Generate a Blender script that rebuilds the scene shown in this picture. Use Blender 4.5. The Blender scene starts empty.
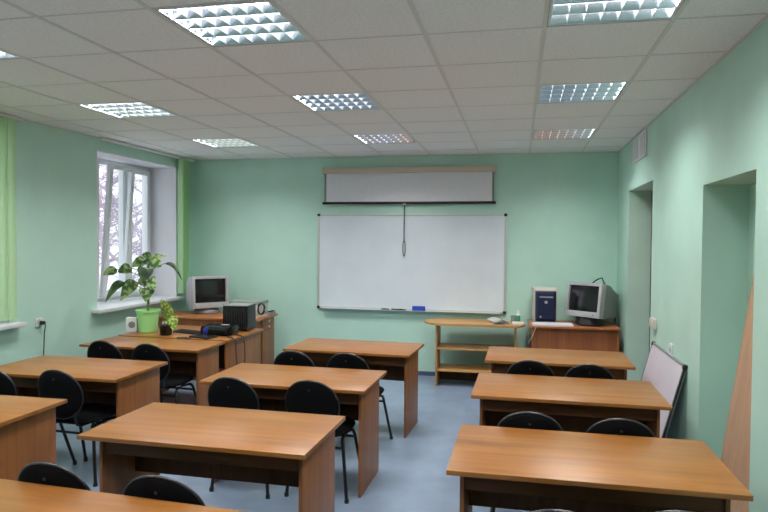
import bpy, bmesh, math, random
from mathutils import Vector, Matrix
random.seed(7)
SC = bpy.context.scene
COL = SC.collection
PI = math.pi

# ------------------------------------------------------------------ materials
def lin(c):
    return tuple(((v / 255) / 12.92 if v / 255 <= 0.04045 else (((v / 255) + 0.055) / 1.055) ** 2.4) for v in c) + (1.0,)

def newmat(name):
    m = bpy.data.materials.new(name)
    m.use_nodes = True
    nt = m.node_tree
    return m, nt, nt.nodes['Principled BSDF']

def plain(name, rgb, rough=0.5, metal=0.0, spec=0.5, noise=0.0, nscale=30, bump=0.0, bscale=60):
    m, nt, b = newmat(name)
    b.inputs['Roughness'].default_value = rough
    b.inputs['Metallic'].default_value = metal
    b.inputs['Specular IOR Level'].default_value = spec
    b.inputs['Base Color'].default_value = lin(rgb)
    tc = nt.nodes.new('ShaderNodeTexCoord')
    if noise:
        n = nt.nodes.new('ShaderNodeTexNoise'); n.inputs['Scale'].default_value = nscale; n.inputs['Detail'].default_value = 5
        r = nt.nodes.new('ShaderNodeValToRGB')
        lo = tuple(max(0, v * (1 - noise)) for v in rgb); hi = tuple(min(255, v * (1 + noise)) for v in rgb)
        r.color_ramp.elements[0].position = 0.3; r.color_ramp.elements[1].position = 0.7
        r.color_ramp.elements[0].color = lin(lo); r.color_ramp.elements[1].color = lin(hi)
        nt.links.new(tc.outputs['Object'], n.inputs['Vector'])
        nt.links.new(n.outputs['Fac'], r.inputs['Fac'])
        nt.links.new(r.outputs['Color'], b.inputs['Base Color'])
    if bump:
        n2 = nt.nodes.new('ShaderNodeTexNoise'); n2.inputs['Scale'].default_value = bscale; n2.inputs['Detail'].default_value = 3
        bp = nt.nodes.new('ShaderNodeBump'); bp.inputs['Strength'].default_value = bump; bp.inputs['Distance'].default_value = 0.002
        nt.links.new(tc.outputs['Object'], n2.inputs['Vector'])
        nt.links.new(n2.outputs['Fac'], bp.inputs['Height'])
        nt.links.new(bp.outputs['Normal'], b.inputs['Normal'])
    return m

def wood(name, light, dark, axis, rough=0.32, spec=0.5):
    """laminate with the grain running along the given local axis (0 x, 1 y, 2 z)"""
    m, nt, b = newmat(name)
    b.inputs['Roughness'].default_value = rough
    b.inputs['Specular IOR Level'].default_value = spec
    tc = nt.nodes.new('ShaderNodeTexCoord'); oi = nt.nodes.new('ShaderNodeObjectInfo')
    add = nt.nodes.new('ShaderNodeVectorMath'); add.operation = 'ADD'
    mul = nt.nodes.new('ShaderNodeVectorMath'); mul.operation = 'SCALE'
    mul.inputs['Scale'].default_value = 7.0
    comb = nt.nodes.new('ShaderNodeCombineXYZ')
    for k in 'XYZ':
        nt.links.new(oi.outputs['Random'], comb.inputs[k])
    nt.links.new(comb.outputs[0], mul.inputs[0])
    nt.links.new(tc.outputs['Object'], add.inputs[0]); nt.links.new(mul.outputs[0], add.inputs[1])
    mp = nt.nodes.new('ShaderNodeMapping')
    s = [1.0, 1.0, 1.0]
    for k in range(3):
        s[k] = 1.1 if k == axis else 16.0
    mp.inputs['Scale'].default_value = s
    nt.links.new(add.outputs[0], mp.inputs['Vector'])
    n = nt.nodes.new('ShaderNodeTexNoise'); n.inputs['Scale'].default_value = 1.0; n.inputs['Detail'].default_value = 7; n.inputs['Roughness'].default_value = 0.6; n.inputs['Distortion'].default_value = 0.8
    nt.links.new(mp.outputs[0], n.inputs['Vector'])
    r = nt.nodes.new('ShaderNodeValToRGB')
    e = r.color_ramp.elements
    e[0].position = 0.30; e[0].color = lin(dark); e[1].position = 0.66; e[1].color = lin(light)
    nt.links.new(n.outputs['Fac'], r.inputs['Fac'])
    nt.links.new(r.outputs['Color'], b.inputs['Base Color'])
    return m

WL, WD = (156, 102, 46), (122, 75, 31)
SL, SD = (144, 91, 48), (117, 71, 35)
M = dict(
    wall=plain('mint_paint', (189, 225, 210), 0.55, noise=0.02, nscale=2.5, bump=0.15, bscale=120),
    wallwhite=plain('white_plaster', (226, 226, 232), 0.6, noise=0.01, nscale=4),
    tile=plain('ceiling_tile', (240, 239, 240), 0.9, noise=0.03, nscale=60, bump=0.3, bscale=150),
    tbar=plain('ceiling_rail', (216, 217, 214), 0.5),
    slab=plain('concrete', (150, 150, 150), 0.9, noise=0.05),
    floor=plain('linoleum', (122, 138, 159), 0.36, noise=0.04, nscale=6, bump=0.05),
    base=plain('blue_skirting', (70, 86, 112), 0.5, noise=0.03),
    wood_x=wood('alder_top', WL, WD, 0), wood_y=wood('alder_cross', WL, WD, 1), wood_z=wood('alder_side', SL, SD, 2, 0.42),
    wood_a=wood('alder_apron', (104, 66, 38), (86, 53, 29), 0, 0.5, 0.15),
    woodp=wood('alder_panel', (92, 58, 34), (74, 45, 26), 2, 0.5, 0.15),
    oak_x=wood('ochre_top', (196, 150, 92), (172, 126, 72), 0, 0.4), oak_z=wood('ochre_side', (186, 142, 88), (162, 118, 70), 2, 0.45),
    red_x=wood('red_beech_top', (176, 112, 66), (148, 88, 50), 0, 0.4), red_z=wood('red_beech_panel', (158, 96, 56), (128, 72, 40), 2, 0.45),
    ply=wood('pale_board', (190, 152, 122), (172, 134, 106), 2, 0.6),
    fabric=plain('black_cloth', (10, 10, 12), 0.95, spec=0.12, noise=0.15, nscale=90, bump=0.4, bscale=350),
    plastic=plain('black_plastic', (34, 34, 38), 0.35, noise=0.03),
    tube=plain('black_enamel', (22, 22, 24), 0.3),
    bolt=plain('grey_bolt', (44, 44, 46), 0.4, 0.3),
    board=plain('white_enamel', (224, 232, 240), 0.28, noise=0.015, nscale=3),
    boardpink=plain('pale_lilac_enamel', (212, 204, 214), 0.35, noise=0.02, nscale=3),
    alu=plain('aluminium', (170, 172, 176), 0.35, 0.85),
    alupale=plain('pale_aluminium', (206, 208, 208), 0.4, 0.3),
    screen=plain('screen_cloth', (230, 228, 234), 0.8, noise=0.01),
    cream=plain('cream_metal', (205, 190, 172), 0.45),
    black=plain('matt_black', (20, 20, 22), 0.5),
    blackgloss=plain('gloss_black', (16, 17, 20), 0.18),
    grey=plain('monitor_grey', (176, 178, 182), 0.45, noise=0.02),
    greydark=plain('monitor_back', (132, 136, 136), 0.5, noise=0.02),
    beige=plain('computer_beige', (206, 200, 190), 0.5),
    navy=plain('navy_plastic', (26, 34, 62), 0.3),
    glass_crt=plain('dark_tube_glass', (26, 27, 30), 0.12),
    white=plain('white_plastic', (226, 226, 228), 0.4),
    lilac=plain('pale_lilac_plastic', (212, 208, 222), 0.5),
    paper=plain('paper', (228, 228, 226), 0.8),
    bluefelt=plain('blue_sponge', (44, 66, 176), 0.7, noise=0.06),
    lensreflection=plain('lens_blue_reflection', (40, 60, 170), 0.1),  # blue reflection on the projector lens, put into its base colour
    green=plain('green_bottle', (64, 140, 96), 0.35),
    potgreen=plain('green_pot', (168, 232, 150), 0.4),
    soil=plain('soil', (60, 46, 36), 0.95, noise=0.2),
    stem=plain('plant_stem', (92, 116, 64), 0.6, noise=0.1),
    pvc=plain('white_pvc', (224, 228, 230), 0.35),
    bark=plain('grey_bark', (172, 161, 172), 0.95, noise=0.1),
    snow=plain('snow', (236, 236, 242), 0.9, noise=0.01),
    greyprint=plain('grey_green_plastic', (132, 142, 134), 0.5),
    wire=plain('dark_wire', (30, 34, 34), 0.5), wirepale=plain('pale_wire', (190, 180, 160), 0.5),
    steel=plain('white_steel', (222, 226, 230), 0.4),
    silver=plain('satin_reflector', (224, 230, 240), 0.20, 1.0),
    blade=plain('bright_louvre', (226, 230, 238), 0.30, 0.9),
)
def leafmat(name, a, b_, spot):
    m, nt, b = newmat(name)
    tc = nt.nodes.new('ShaderNodeTexCoord')
    v = nt.nodes.new('ShaderNodeTexNoise'); v.inputs['Scale'].default_value = spot; v.inputs['Detail'].default_value = 2
    r = nt.nodes.new('ShaderNodeValToRGB'); r.color_ramp.elements[0].position = 0.46; r.color_ramp.elements[1].position = 0.6
    r.color_ramp.elements[0].color = lin(a); r.color_ramp.elements[1].color = lin(b_)
    nt.links.new(tc.outputs['Object'], v.inputs['Vector']); nt.links.new(v.outputs['Fac'], r.inputs['Fac'])
    nt.links.new(r.outputs['Color'], b.inputs['Base Color'])
    b.inputs['Roughness'].default_value = 0.4
    return m
M['leaf'] = leafmat('dieffenbachia_leaf', (72, 104, 56), (168, 192, 128), 22)
M['leafdark'] = leafmat('dark_leaf', (40, 66, 38), (84, 112, 64), 16)
M['leafspot'] = leafmat('spotted_leaf', (86, 124, 50), (196, 206, 96), 40)
# translucent blind cloth
m, nt, b = newmat('green_blind')
out = nt.nodes['Material Output']
tr = nt.nodes.new('ShaderNodeBsdfTranslucent'); tr.inputs['Color'].default_value = lin((200, 236, 180))
df = nt.nodes.new('ShaderNodeBsdfDiffuse'); df.inputs['Color'].default_value = lin((218, 240, 210))
mx = nt.nodes.new('ShaderNodeMixShader'); mx.inputs[0].default_value = 0.5
nt.links.new(df.outputs[0], mx.inputs[1]); nt.links.new(tr.outputs[0], mx.inputs[2]); nt.links.new(mx.outputs[0], out.inputs['Surface'])
M['blind'] = m
# window glass: mostly clear, with a thin reflection
m, nt, b = newmat('window_glass')
out = nt.nodes['Material Output']
tp = nt.nodes.new('ShaderNodeBsdfTransparent'); tp.inputs['Color'].default_value = (0.95, 0.97, 0.97, 1)
gl = nt.nodes.new('ShaderNodeBsdfGlossy'); gl.inputs['Roughness'].default_value = 0.03
mx = nt.nodes.new('ShaderNodeMixShader'); mx.inputs[0].default_value = 0.06
nt.links.new(tp.outputs[0], mx.inputs[1]); nt.links.new(gl.outputs[0], mx.inputs[2]); nt.links.new(mx.outputs[0], out.inputs['Surface'])
M['glass'] = m
# lit tubes
m, nt, b = newmat('fluorescent_tube')
b.inputs['Emission Color'].default_value = (1, 1, 1, 1); b.inputs['Emission Strength'].default_value = 2.0
M['lamp'] = m

# ------------------------------------------------------------------ geometry helpers
def B():
    return bmesh.new()

def box(bm, x0, x1, y0, y1, z0, z1, bev=0.0, mat=None):
    r = bmesh.ops.create_cube(bm, size=1.0)
    vs = r['verts']
    T = Matrix.Translation(((x0 + x1) / 2, (y0 + y1) / 2, (z0 + z1) / 2)) @ Matrix.Diagonal((x1 - x0, y1 - y0, z1 - z0, 1))
    bmesh.ops.transform(bm, matrix=T, verts=vs)
    if bev:
        es = list({e for v in vs for e in v.link_edges})
        r = bmesh.ops.bevel(bm, geom=es, offset=bev, segments=2, profile=0.6, affect='EDGES')
        vs = list({v for f in r['faces'] for v in f.verts} | {v for v in vs if v.is_valid})
    if mat is not None:
        bmesh.ops.transform(bm, matrix=mat, verts=vs)
    return vs

def sweep(bm, pts, rad, n=8, closed=False):
    """a round tube along a list of points; rad is a number or a list"""
    P = [Vector(p) for p in pts]
    k = len(P)
    R = rad if isinstance(rad, (list, tuple)) else [rad] * k
    rings = []
    up = None
    for i in range(k):
        if closed:
            d = P[(i + 1) % k] - P[i - 1]
        else:
            d = P[min(i + 1, k - 1)] - P[max(i - 1, 0)]
        d.normalize()
        if up is None:
            up = Vector((0, 0, 1)) if abs(d.z) < 0.9 else Vector((1, 0, 0))
        s = d.cross(up)
        if s.length < 1e-5:
            s = d.orthogonal()
        s.normalize(); u = s.cross(d).normalized(); up = u
        rings.append([bm.verts.new(P[i] + (s * math.cos(2 * PI * j / n) + u * math.sin(2 * PI * j / n)) * R[i]) for j in range(n)])
    for i in range(k if closed else k - 1):
        a, c = rings[i], rings[(i + 1) % k]
        for j in range(n):
            bm.faces.new((a[j], a[(j + 1) % n], c[(j + 1) % n], c[j]))
    if not closed:
        bm.faces.new(rings[0][::-1]); bm.faces.new(rings[-1])

def lathe(bm, prof, n=28, at=(0, 0, 0), cap=True):
    rings = []
    for r, z in prof:
        rings.append([bm.verts.new((at[0] + r * math.cos(2 * PI * j / n), at[1] + r * math.sin(2 * PI * j / n), at[2] + z)) for j in range(n)])
    for a, c in zip(rings, rings[1:]):
        for j in range(n):
            bm.faces.new((a[j], a[(j + 1) % n], c[(j + 1) % n], c[j]))
    if cap:
        bm.faces.new(rings[0][::-1]); bm.faces.new(rings[-1])

def prism(bm, poly, z0, z1):
    a = [bm.verts.new((x, y, z0)) for x, y in poly]; c = [bm.verts.new((x, y, z1)) for x, y in poly]
    n = len(poly)
    for j in range(n):
        bm.faces.new((a[j], a[(j + 1) % n], c[(j + 1) % n], c[j]))
    bm.faces.new(a[::-1]); bm.faces.new(c)

def loft(bm, rects):
    """rects: list of (x0,x1,z0,z1,y) cross-sections joined along y"""
    rings = []
    for x0, x1, z0, z1, y in rects:
        rings.append([bm.verts.new(p) for p in ((x0, y, z0), (x1, y, z0), (x1, y, z1), (x0, y, z1))])
    for a, c in zip(rings, rings[1:]):
        for j in range(4):
            bm.faces.new((a[j], a[(j + 1) % 4], c[(j + 1) % 4], c[j]))
    bm.faces.new(rings[0][::-1]); bm.faces.new(rings[-1])

def cushion(bm, w, h, th, ex=2.2, curve=0.0, nr=9, na=40, taper=0.0):
    """rounded pad: face plane x/z, thickness along y"""
    def ring(r, s):
        t = th / 2 * math.sqrt(max(0.0, 1 - r ** 5)) * s
        vs = []
        for j in range(na):
            a = 2 * PI * j / na
            c, q = math.cos(a), math.sin(a)
            x = math.copysign(abs(c) ** (2 / ex), c) * w / 2 * r; z = math.copysign(abs(q) ** (2 / ex), q) * h / 2 * r
            x *= 1 - taper * z / (h / 2)
            vs.append(bm.verts.new((x, t + curve * x * x, z)))
        return vs
    rs = [i / nr for i in range(1, nr)] + [0.97, 1.0]
    front = [ring(r, 1) for r in rs]; back = [ring(r, -1) for r in rs[:-1]] + [front[-1]]
    for S, flip in ((front, False), (back, True)):
        c = bm.verts.new((0, th / 2 * (-1 if flip else 1), 0))
        for j in range(na):
            f = (c, S[0][(j + 1) % na], S[0][j]); bm.faces.new(f[::-1] if flip else f)
        for a, d in zip(S, S[1:]):
            for j in range(na):
                f = (a[j], a[(j + 1) % na], d[(j + 1) % na], d[j]); bm.faces.new(f[::-1] if flip else f)

def obj(name, bm, mat, parent=None, smooth=35, loc=None):
    bmesh.ops.recalc_face_normals(bm, faces=bm.faces)
    me = bpy.data.meshes.new(name); bm.to_mesh(me); bm.free()
    if mat: me.materials.append(M[mat] if isinstance(mat, str) else mat)
    if smooth:
        for p in me.polygons: p.use_smooth = True
        me.set_sharp_from_angle(angle=math.radians(smooth))
    o = bpy.data.objects.new(name, me); COL.objects.link(o)
    if parent: o.parent = parent
    if loc: o.location = loc
    return o

def thing(name, label, cat, loc=(0, 0, 0), rz=0.0, group=None):
    o = bpy.data.objects.new(name, None); COL.objects.link(o)
    o.empty_display_size = 0.1
    o.location = loc; o.rotation_euler = (0, 0, rz)
    return tag(o, label, cat, group)

def tag(o, label, cat, group=None):
    o['label'] = label; o['category'] = cat
    if group: o['group'] = group
    return o

def struct(name, bm, mat, parent=None, smooth=35):
    o = obj(name, bm, mat, parent, smooth)
    o['kind'] = 'structure'
    return o

def dup(o, parent=None):
    c = o.copy(); COL.objects.link(c)
    if parent: c.parent = parent
    for ch in list(o.children): dup(ch, c)
    return c

def put(root, loc, rz, label, group=None):
    r = dup(root); r.location = loc; r.rotation_euler = (0, 0, rz); r['label'] = label
    if group: r['group'] = group
    return r

def xf(bm, mat):
    bmesh.ops.transform(bm, matrix=mat, verts=bm.verts); return bm

R_ = math.radians
# ------------------------------------------------------------------ the room
XL, XR, YB, YF, ZC = -4.40, 1.135, 7.92, -2.2, 2.766
TOP = 3.05
bm = B(); box(bm, XL - 0.6, XR + 0.6, YF - 0.2, YB + 0.2, -0.15, 0); struct('floor', bm, 'floor')
bm = B(); box(bm, XL - 0.5, XR + 0.5, YB, YB + 0.2, 0, TOP); struct('wall_back', bm, 'wall')
bm = B(); box(bm, XL - 0.5, XR + 0.5, YF - 0.2, YF, 0, TOP); struct('wall_front', bm, 'wall')
def wall_with_holes(name, x0, x1, holes, mat):
    """holes: (y0, y1, z0, z1) sorted by y"""
    bm = B(); y = YF
    for a, b_, z0, z1 in holes:
        if a > y: box(bm, x0, x1, y, a, 0, TOP)
        if z0 > 0: box(bm, x0, x1, a, b_, 0, z0)
        box(bm, x0, x1, a, b_, z1, TOP)
        y = b_
    box(bm, x0, x1, y, YB, 0, TOP)
    return struct(name, bm, mat)
W1 = (5.985, 7.60, 0.925, 2.635)
W2 = (3.25, 4.80, 0.925, 2.635)
W3 = (0.50, 2.10, 0.925, 2.635)
wall_with_holes('wall_left', XL - 0.5, XL, [W3, W2, W1], 'wall')
N1 = (5.935, 7.178, 0, 2.245); N2 = (3.445, 4.368, 0, 2.065)
wall_with_holes('wall_right', XR, XR + 0.5, [N2, N1], 'wall')
# window reveals, sills, frames
def window(n, W, tilt=None):
    y0, y1, z0, z1 = W
    bm = B()
    box(bm, -4.9, -4.402, y0, y0 + 0.012, z0, z1); box(bm, -4.9, -4.402, y1 - 0.012, y1, z0, z1)
    box(bm, -4.9, -4.402, y0 + 0.012, y1 - 0.012, z1 - 0.012, z1)
    struct('trim_%d' % (n + 1), bm, 'wallwhite')
    bm = B(); box(bm, -4.78, -4.30, y0 - 0.09, y1 + (0.17 if n == 1 else 0.09), z0 - 0.02, z0 + 0.018, 0.006)
    w = struct('trim_%d' % (n + 4), bm, 'pvc')
    # outer frame and two mullions
    a, b_ = y0 + 0.013, y1 - 0.013
    c, d = z0 + 0.02, z1 - 0.013
    xf_, xb = -4.79, -4.86
    bm = B()
    f = 0.06
    box(bm, xb, xf_, a, a + f, c, d, 0.004); box(bm, xb, xf_, b_ - f, b_, c, d, 0.004)
    box(bm, xb, xf_, a + f, b_ - f, c, c + f, 0.004); box(bm, xb, xf_, a + f, b_ - f, d - f, d, 0.004)
    t = (b_ - a) / 3
    for k in (1, 2):
        box(bm, xb, xf_, a + t * k - 0.035, a + t * k + 0.035, c + f, d - f, 0.004)
    fr = struct('window_%d' % n, bm, 'pvc')
    for k in range(3):
        p0 = a + f if k == 0 else a + t * k + 0.035
        p1 = b_ - f if k == 2 else a + t * (k + 1) - 0.035
        q0, q1 = c + f, d - f
        s = 0.05
        bm = B()
        def fbox(u0, u1, v0, v1, th0, th1): box(bm, th0, th1, u0, u1, v0, v1, 0.004)
        piv = Vector((xf_ + 0.0, 0, q0))
        fbox(p0 - 0.01, p0 + s, q0 - 0.01, q1 + 0.01, xf_, xf_ + 0.045); fbox(p1 - s, p1 + 0.01, q0 - 0.01, q1 + 0.01, xf_, xf_ + 0.045)
        fbox(p0 + s, p1 - s, q0 - 0.01, q0 + s, xf_, xf_ + 0.045); fbox(p0 + s, p1 - s, q1 - s, q1 + 0.01, xf_, xf_ + 0.045)
        T = Matrix.Identity(4)
        if tilt == k:
            T = Matrix.Translation(piv) @ Matrix.Rotation(R_(4.2), 4, 'Y') @ Matrix.Translation(-piv)
        xf(bm, T)
        sash = obj('window_sash', bm, 'pvc', fr)
        bm = B(); box(bm, xf_ + 0.018, xf_ + 0.024, p0 + s, p1 - s, q0 + s, q1 - s); xf(bm, T)
        obj('window_pane', bm, 'glass', sash)
        if k == 1:
            bm = B(); box(bm, xf_ + 0.045, xf_ + 0.06, p1 - 0.035, p1 - 0.012, 1.62, 1.68, 0.003); box(bm, xf_ + 0.058, xf_ + 0.072, p1 - 0.032, p1 - 0.015, 1.55, 1.67, 0.004); xf(bm, T)
            obj('window_handle', bm, 'pvc', sash)
window(1, W1, 1); window(2, W2); window(3, W3)
# niche doors
bm = B(); box(bm, 1.40, 1.45, N2[0], N2[1], 0, N2[3]); struct('door_2', bm, 'wall')
bm = B(); box(bm, 1.372, 1.41, N1[0], N1[1], 0, N1[3])
d1 = struct('door_1', bm, 'red_z')
bm = B(); box(bm, 1.362, 1.372, N1[1] - 0.07, N1[1] - 0.001, 0, N1[3] - 0.001, 0.002); obj('door_frame', bm, 'woodp', d1)
# skirting
def skirt(name, *bs):
    bm = B()
    for b_ in bs: box(bm, *b_)
    struct(name, bm, 'base')
skirt('baseboard_back', (XL, XR, YB - 0.015, YB, 0, 0.05))
skirt('baseboard_left', (XL, XL + 0.015, YF, YB - 0.015, 0, 0.05))
skirt('baseboard_right', (XR - 0.015, XR, YF, N2[0], 0, 0.05), (XR - 0.015, XR, N2[1], N1[0], 0, 0.05), (XR - 0.015, XR, N1[1], YB - 0.015, 0, 0.05))
# suspended ceiling
GX, GY, G = 0.1083, 3.283, 0.60
lights = [(i, j) for j in (-4, -1, 2, 5) for i in (-6, -3, 0)]
bm = B()
for i in range(-8, 3):
    for j in range(-10, 8):
        if (i, j) in lights: continue
        x0, x1 = max(XL, GX + G * i) + 0.003, min(XR, GX + G * (i + 1)) - 0.003
        y0, y1 = max(YF, GY + G * j) + 0.003, min(YB, GY + G * (j + 1)) - 0.003
        if x1 - x0 < 0.01 or y1 - y0 < 0.01: continue
        box(bm, x0, x1, y0, y1, ZC + random.uniform(0.0, 0.002), ZC + 0.016)
ceil = struct('ceiling', bm, 'tile', smooth=0)
bm = B(); box(bm, XL - 0.5, XR + 0.5, YF - 0.2, YB + 0.2, TOP, TOP + 0.15); obj('light_stop_slab', bm, 'slab', ceil)  # unseen slab, added to stop sky light leaking in above the tiles
bm = B()
for i in range(-8, 3):
    x = GX + G * i
    if XL < x < XR: box(bm, x - 0.011, x + 0.011, YF, YB, ZC - 0.004, ZC + 0.03)
for j in range(-10, 8):
    y = GY + G * j
    if YF < y < YB: box(bm, XL, XR, y - 0.005, y + 0.005, ZC - 0.002, ZC + 0.029)
for x0, x1, y0, y1 in ((XL, XL + 0.018, YF, YB), (XR - 0.018, XR, YF, YB), (XL, XR, YB - 0.018, YB)):
    box(bm, x0, x1, y0, y1, ZC - 0.005, ZC)
struct('trim_1', bm, 'tbar', smooth=0)

# ------------------------------------------------------------------ ceiling luminaires
LIGHTPOW = 43.0
def make_light():
    t = thing('ceiling_light', '', 'ceiling light', (0, 0, ZC), 0, 'recessed ceiling lights')
    h = 0.286
    bm = B()
    box(bm, -h, h, -h, h, 0.085, 0.09)
    for a in ((-h, -h + 0.004, -h, h), (h - 0.004, h, -h, h), (-h, h, -h, -h + 0.004), (-h, h, h - 0.004, h)):
        box(bm, a[0], a[1], a[2], a[3], 0.001, 0.085)
    obj('housing', bm, 'silver', t, 0)
    bm = B()
    for a in ((-h, -h + 0.014, -h, h), (h - 0.014, h, -h, h), (-h + 0.014, h - 0.014, -h, -h + 0.014), (-h + 0.014, h - 0.014, h - 0.014, h)):
        box(bm, a[0], a[1], a[2], a[3], -0.001, 0.003)
    obj('frame', bm, 'steel', t, 0)
    # trough ridges between the four tube rows: triangular, wide at the foot
    hh = h - 0.014
    bm = B()
    for k in range(5):
        y = -hh + 2 * hh * k / 4
        w = 0.017
        prof = [(y - 0.0035, 0.0), (y + 0.0035, 0.0), (y + w, 0.039), (y - w, 0.039)]
        prof = [(max(-hh, min(hh, p[0])), p[1]) for p in prof]
        a = [bm.verts.new((-hh, p[0], p[1])) for p in prof]; c = [bm.verts.new((hh, p[0], p[1])) for p in prof]
        for q in range(4): bm.faces.new((a[q], a[(q + 1) % 4], c[(q + 1) % 4], c[q]))
        bm.faces.new(a[::-1]); bm.faces.new(c)
    obj('reflector', bm, 'silver', t, 20)
    bm = B()
    for k in range(1, 7):
        x = -hh + 2 * hh * k / 7
        prof = [(x - 0.001, 0.0), (x + 0.001, 0.0), (x + 0.0055, 0.037), (x - 0.0055, 0.037)]
        a = [bm.verts.new((p[0], -hh, p[1] + 0.001)) for p in prof]; c = [bm.verts.new((p[0], hh, p[1] + 0.001)) for p in prof]
        for q in range(4): bm.faces.new((a[q], a[(q + 1) % 4], c[(q + 1) % 4], c[q]))
        bm.faces.new(a[::-1]); bm.faces.new(c)
    obj('louvre', bm, 'blade', t, 20)
    for k in range(4):
        y = -hh + 2 * hh * (k + 0.5) / 4
        bm = B(); sweep(bm, [(-hh + 0.004, y, 0.071), (hh - 0.004, y, 0.071)], 0.012, 10); obj('lamp_tube', bm, 'lamp', t)
    ld = bpy.data.lights.new('tube_glow', 'AREA'); ld.shape = 'SQUARE'; ld.size = 0.53; ld.energy = LIGHTPOW
    ld.color = (1.0, 0.985, 0.955); ld.spread = R_(176)
    lo = bpy.data.objects.new('tube_glow', ld); COL.objects.link(lo); lo.parent = t; lo.location = (0, 0, 0.046)
    return t
L0 = make_light()
LBL = {(-6, -4): 'recessed louvred ceiling light nearest the front left window, behind the viewer', (-3, -4): 'recessed louvred ceiling light above the nearest centre desk, behind the viewer',
       (0, -4): 'recessed louvred ceiling light over the right desks, behind the viewer',
       (-6, -1): 'bright ceiling light cut by the left edge of the photo', (-3, -1): 'big bright louvred ceiling light, nearest one left of centre with rows of mirror cells',
       (0, -1): 'big blue-grey louvred ceiling light cut by the top edge at upper right',
       (-6, 2): 'bright white ceiling light near the left wall in front of the window', (-3, 2): 'louvred ceiling light in the middle of the centre row',
       (0, 2): 'blue-grey louvred ceiling light in the right row, middle of the three',
       (-6, 5): 'small bright ceiling light by the far left corner near the green blind', (-3, 5): 'pinkish ceiling light just in front of the projection screen',
       (0, 5): 'small pinkish ceiling light farthest in the right row near the vent'}
first = True
for (i, j) in lights:
    p = (GX + G * (i + 0.5), GY + G * (j + 0.5), ZC)
    if first: o = L0; first = False
    else: o = dup(L0)
    o.location = p; o['label'] = LBL[(i, j)]

# ------------------------------------------------------------------ desks
def make_desk(w=1.18, d=0.71, h=0.735):
    t = thing('school_desk', '', 'desk', (0, 0, 0), 0, 'two-seat school desks')
    th = 0.022
    bm = B(); box(bm, -w / 2, w / 2, -d / 2, d / 2, h - th, h, 0.003); obj('tabletop', bm, 'wood_x', t)
    pf, pb = -d / 2 + 0.105, d / 2 - 0.04
    for s in (-1, 1):
        bm = B(); x = s * (w / 2 - 0.048 - 0.009); box(bm, x - 0.009, x + 0.009, pf, pb, 0, h - th, 0.0015); obj('side_panel', bm, 'wood_z', t)
    wi = w / 2 - 0.048 - 0.018
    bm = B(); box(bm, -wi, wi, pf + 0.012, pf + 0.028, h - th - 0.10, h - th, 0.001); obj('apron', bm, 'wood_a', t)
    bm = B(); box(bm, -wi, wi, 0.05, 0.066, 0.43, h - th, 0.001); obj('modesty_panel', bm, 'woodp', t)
    return t
K = 1.0158
GD = 'two-seat school desks'
D = [  # x, y, rot deg, width, depth, label
    (-1.512, 3.025, -0.9, 1.178, 0.655, 'wooden desk with its wide top showing whole at lower left of centre'),
    (-1.530, 4.261, -0.8, 1.161, 0.660, 'wooden desk in the centre row with two black chairs showing at its front edge'),
    (0.301, 2.993, -0.2, 1.176, 0.690, 'large wooden desk filling the lower right corner of the photo'),
    (0.308, 4.335, -0.5, 1.177, 0.704, 'middle wooden desk of the right row, beside the leaning board'),
    (0.318, 5.535, -0.5, 1.155, 0.702, 'farthest wooden desk of the right row, in front of the red-brown desk'),
    (-3.244, 4.164, 0.2, 1.130, 0.670, 'wooden desk by the left wall under the socket, window light on its top'),
    (-3.208, 2.968, 0.5, 1.165, 0.660, 'wooden desk cut by the left edge of the photo, only its right end showing'),
    (-1.487, 1.765, -3.4, 1.120, 0.700, 'nearest wooden desk, only its far edge showing along the bottom left of the photo'),
    (-1.448, 5.592, -2.6, 1.148, 0.655, 'farthest wooden desk of the centre row, in front of the whiteboard'),
    (-3.290, 5.280, -1.6, 1.180, 0.520, 'wooden desk with two chairs in front of the potted plant, reflecting the window'),
]
for x, y, r, w, d, lb in D:
    o = make_desk(w, d)
    o.location = (x, y, 0); o.rotation_euler = (0, 0, R_(r)); o['label'] = lb

# plant desk with the computers
t = thing('computer_desk', 'wide wooden desk carrying the potted plant, black computer and projector', 'desk', (-3.29, 6.02, 0), R_(-1.4))
bm = B(); box(bm, -0.60, 0.60, -0.41, 0.41, 0.713, 0.735, 0.003); obj('tabletop', bm, 'wood_x', t)
for s in (-1, 1):
    bm = B(); x = s * 0.55; box(bm, x - 0.009, x + 0.009, -0.37, 0.40, 0, 0.713, 0.0015); obj('side_panel', bm, 'wood_z', t)
bm = B(); box(bm, -0.541, 0.541, 0.30, 0.316, 0.3, 0.713); obj('modesty_panel', bm, 'woodp', t)
# corner cabinet below the left monitor
t = thing('corner_cabinet', 'low brown cabinet in the back left corner carrying a grey monitor', 'cabinet', (-3.66, 7.255, 0), R_(1))
bm = B(); box(bm, -0.66, 0.68, -0.325, 0.325, 0.735, 0.76, 0.003); obj('cabinet_top', bm, 'red_x', t)
bm = B(); box(bm, -0.63, 0.63, -0.29, 0.30, 0.0, 0.735, 0.002); obj('body', bm, 'wood_z', t)
bm = B(); box(bm, -0.62, 0.62, -0.305, -0.29, 0.06, 0.735, 0.002); obj('front_panel', bm, 'red_z', t)
for z0, z1 in ((0.665, 0.728), (0.595, 0.658)):
    bm = B(); box(bm, 0.63, 0.645, -0.10, 0.295, z0, z1, 0.002); dr = obj('drawer', bm, 'wood_z', t)
    bm = B(); lathe(bm, [(0.006, 0), (0.006, 0.012), (0.013, 0.016), (0.013, 0.024), (0.008, 0.027)], 14)
    xf(bm, Matrix.Translation((0.645, 0.08, (z0 + z1) / 2)) @ Matrix.Rotation(PI / 2, 4, 'Y')); obj('knob', bm, 'white', dr)
bm = B(); box(bm, 0.63, 0.645, -0.10, 0.295, 0.06, 0.588, 0.002); obj('cabinet_door', bm, 'wood_z', t)
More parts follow.
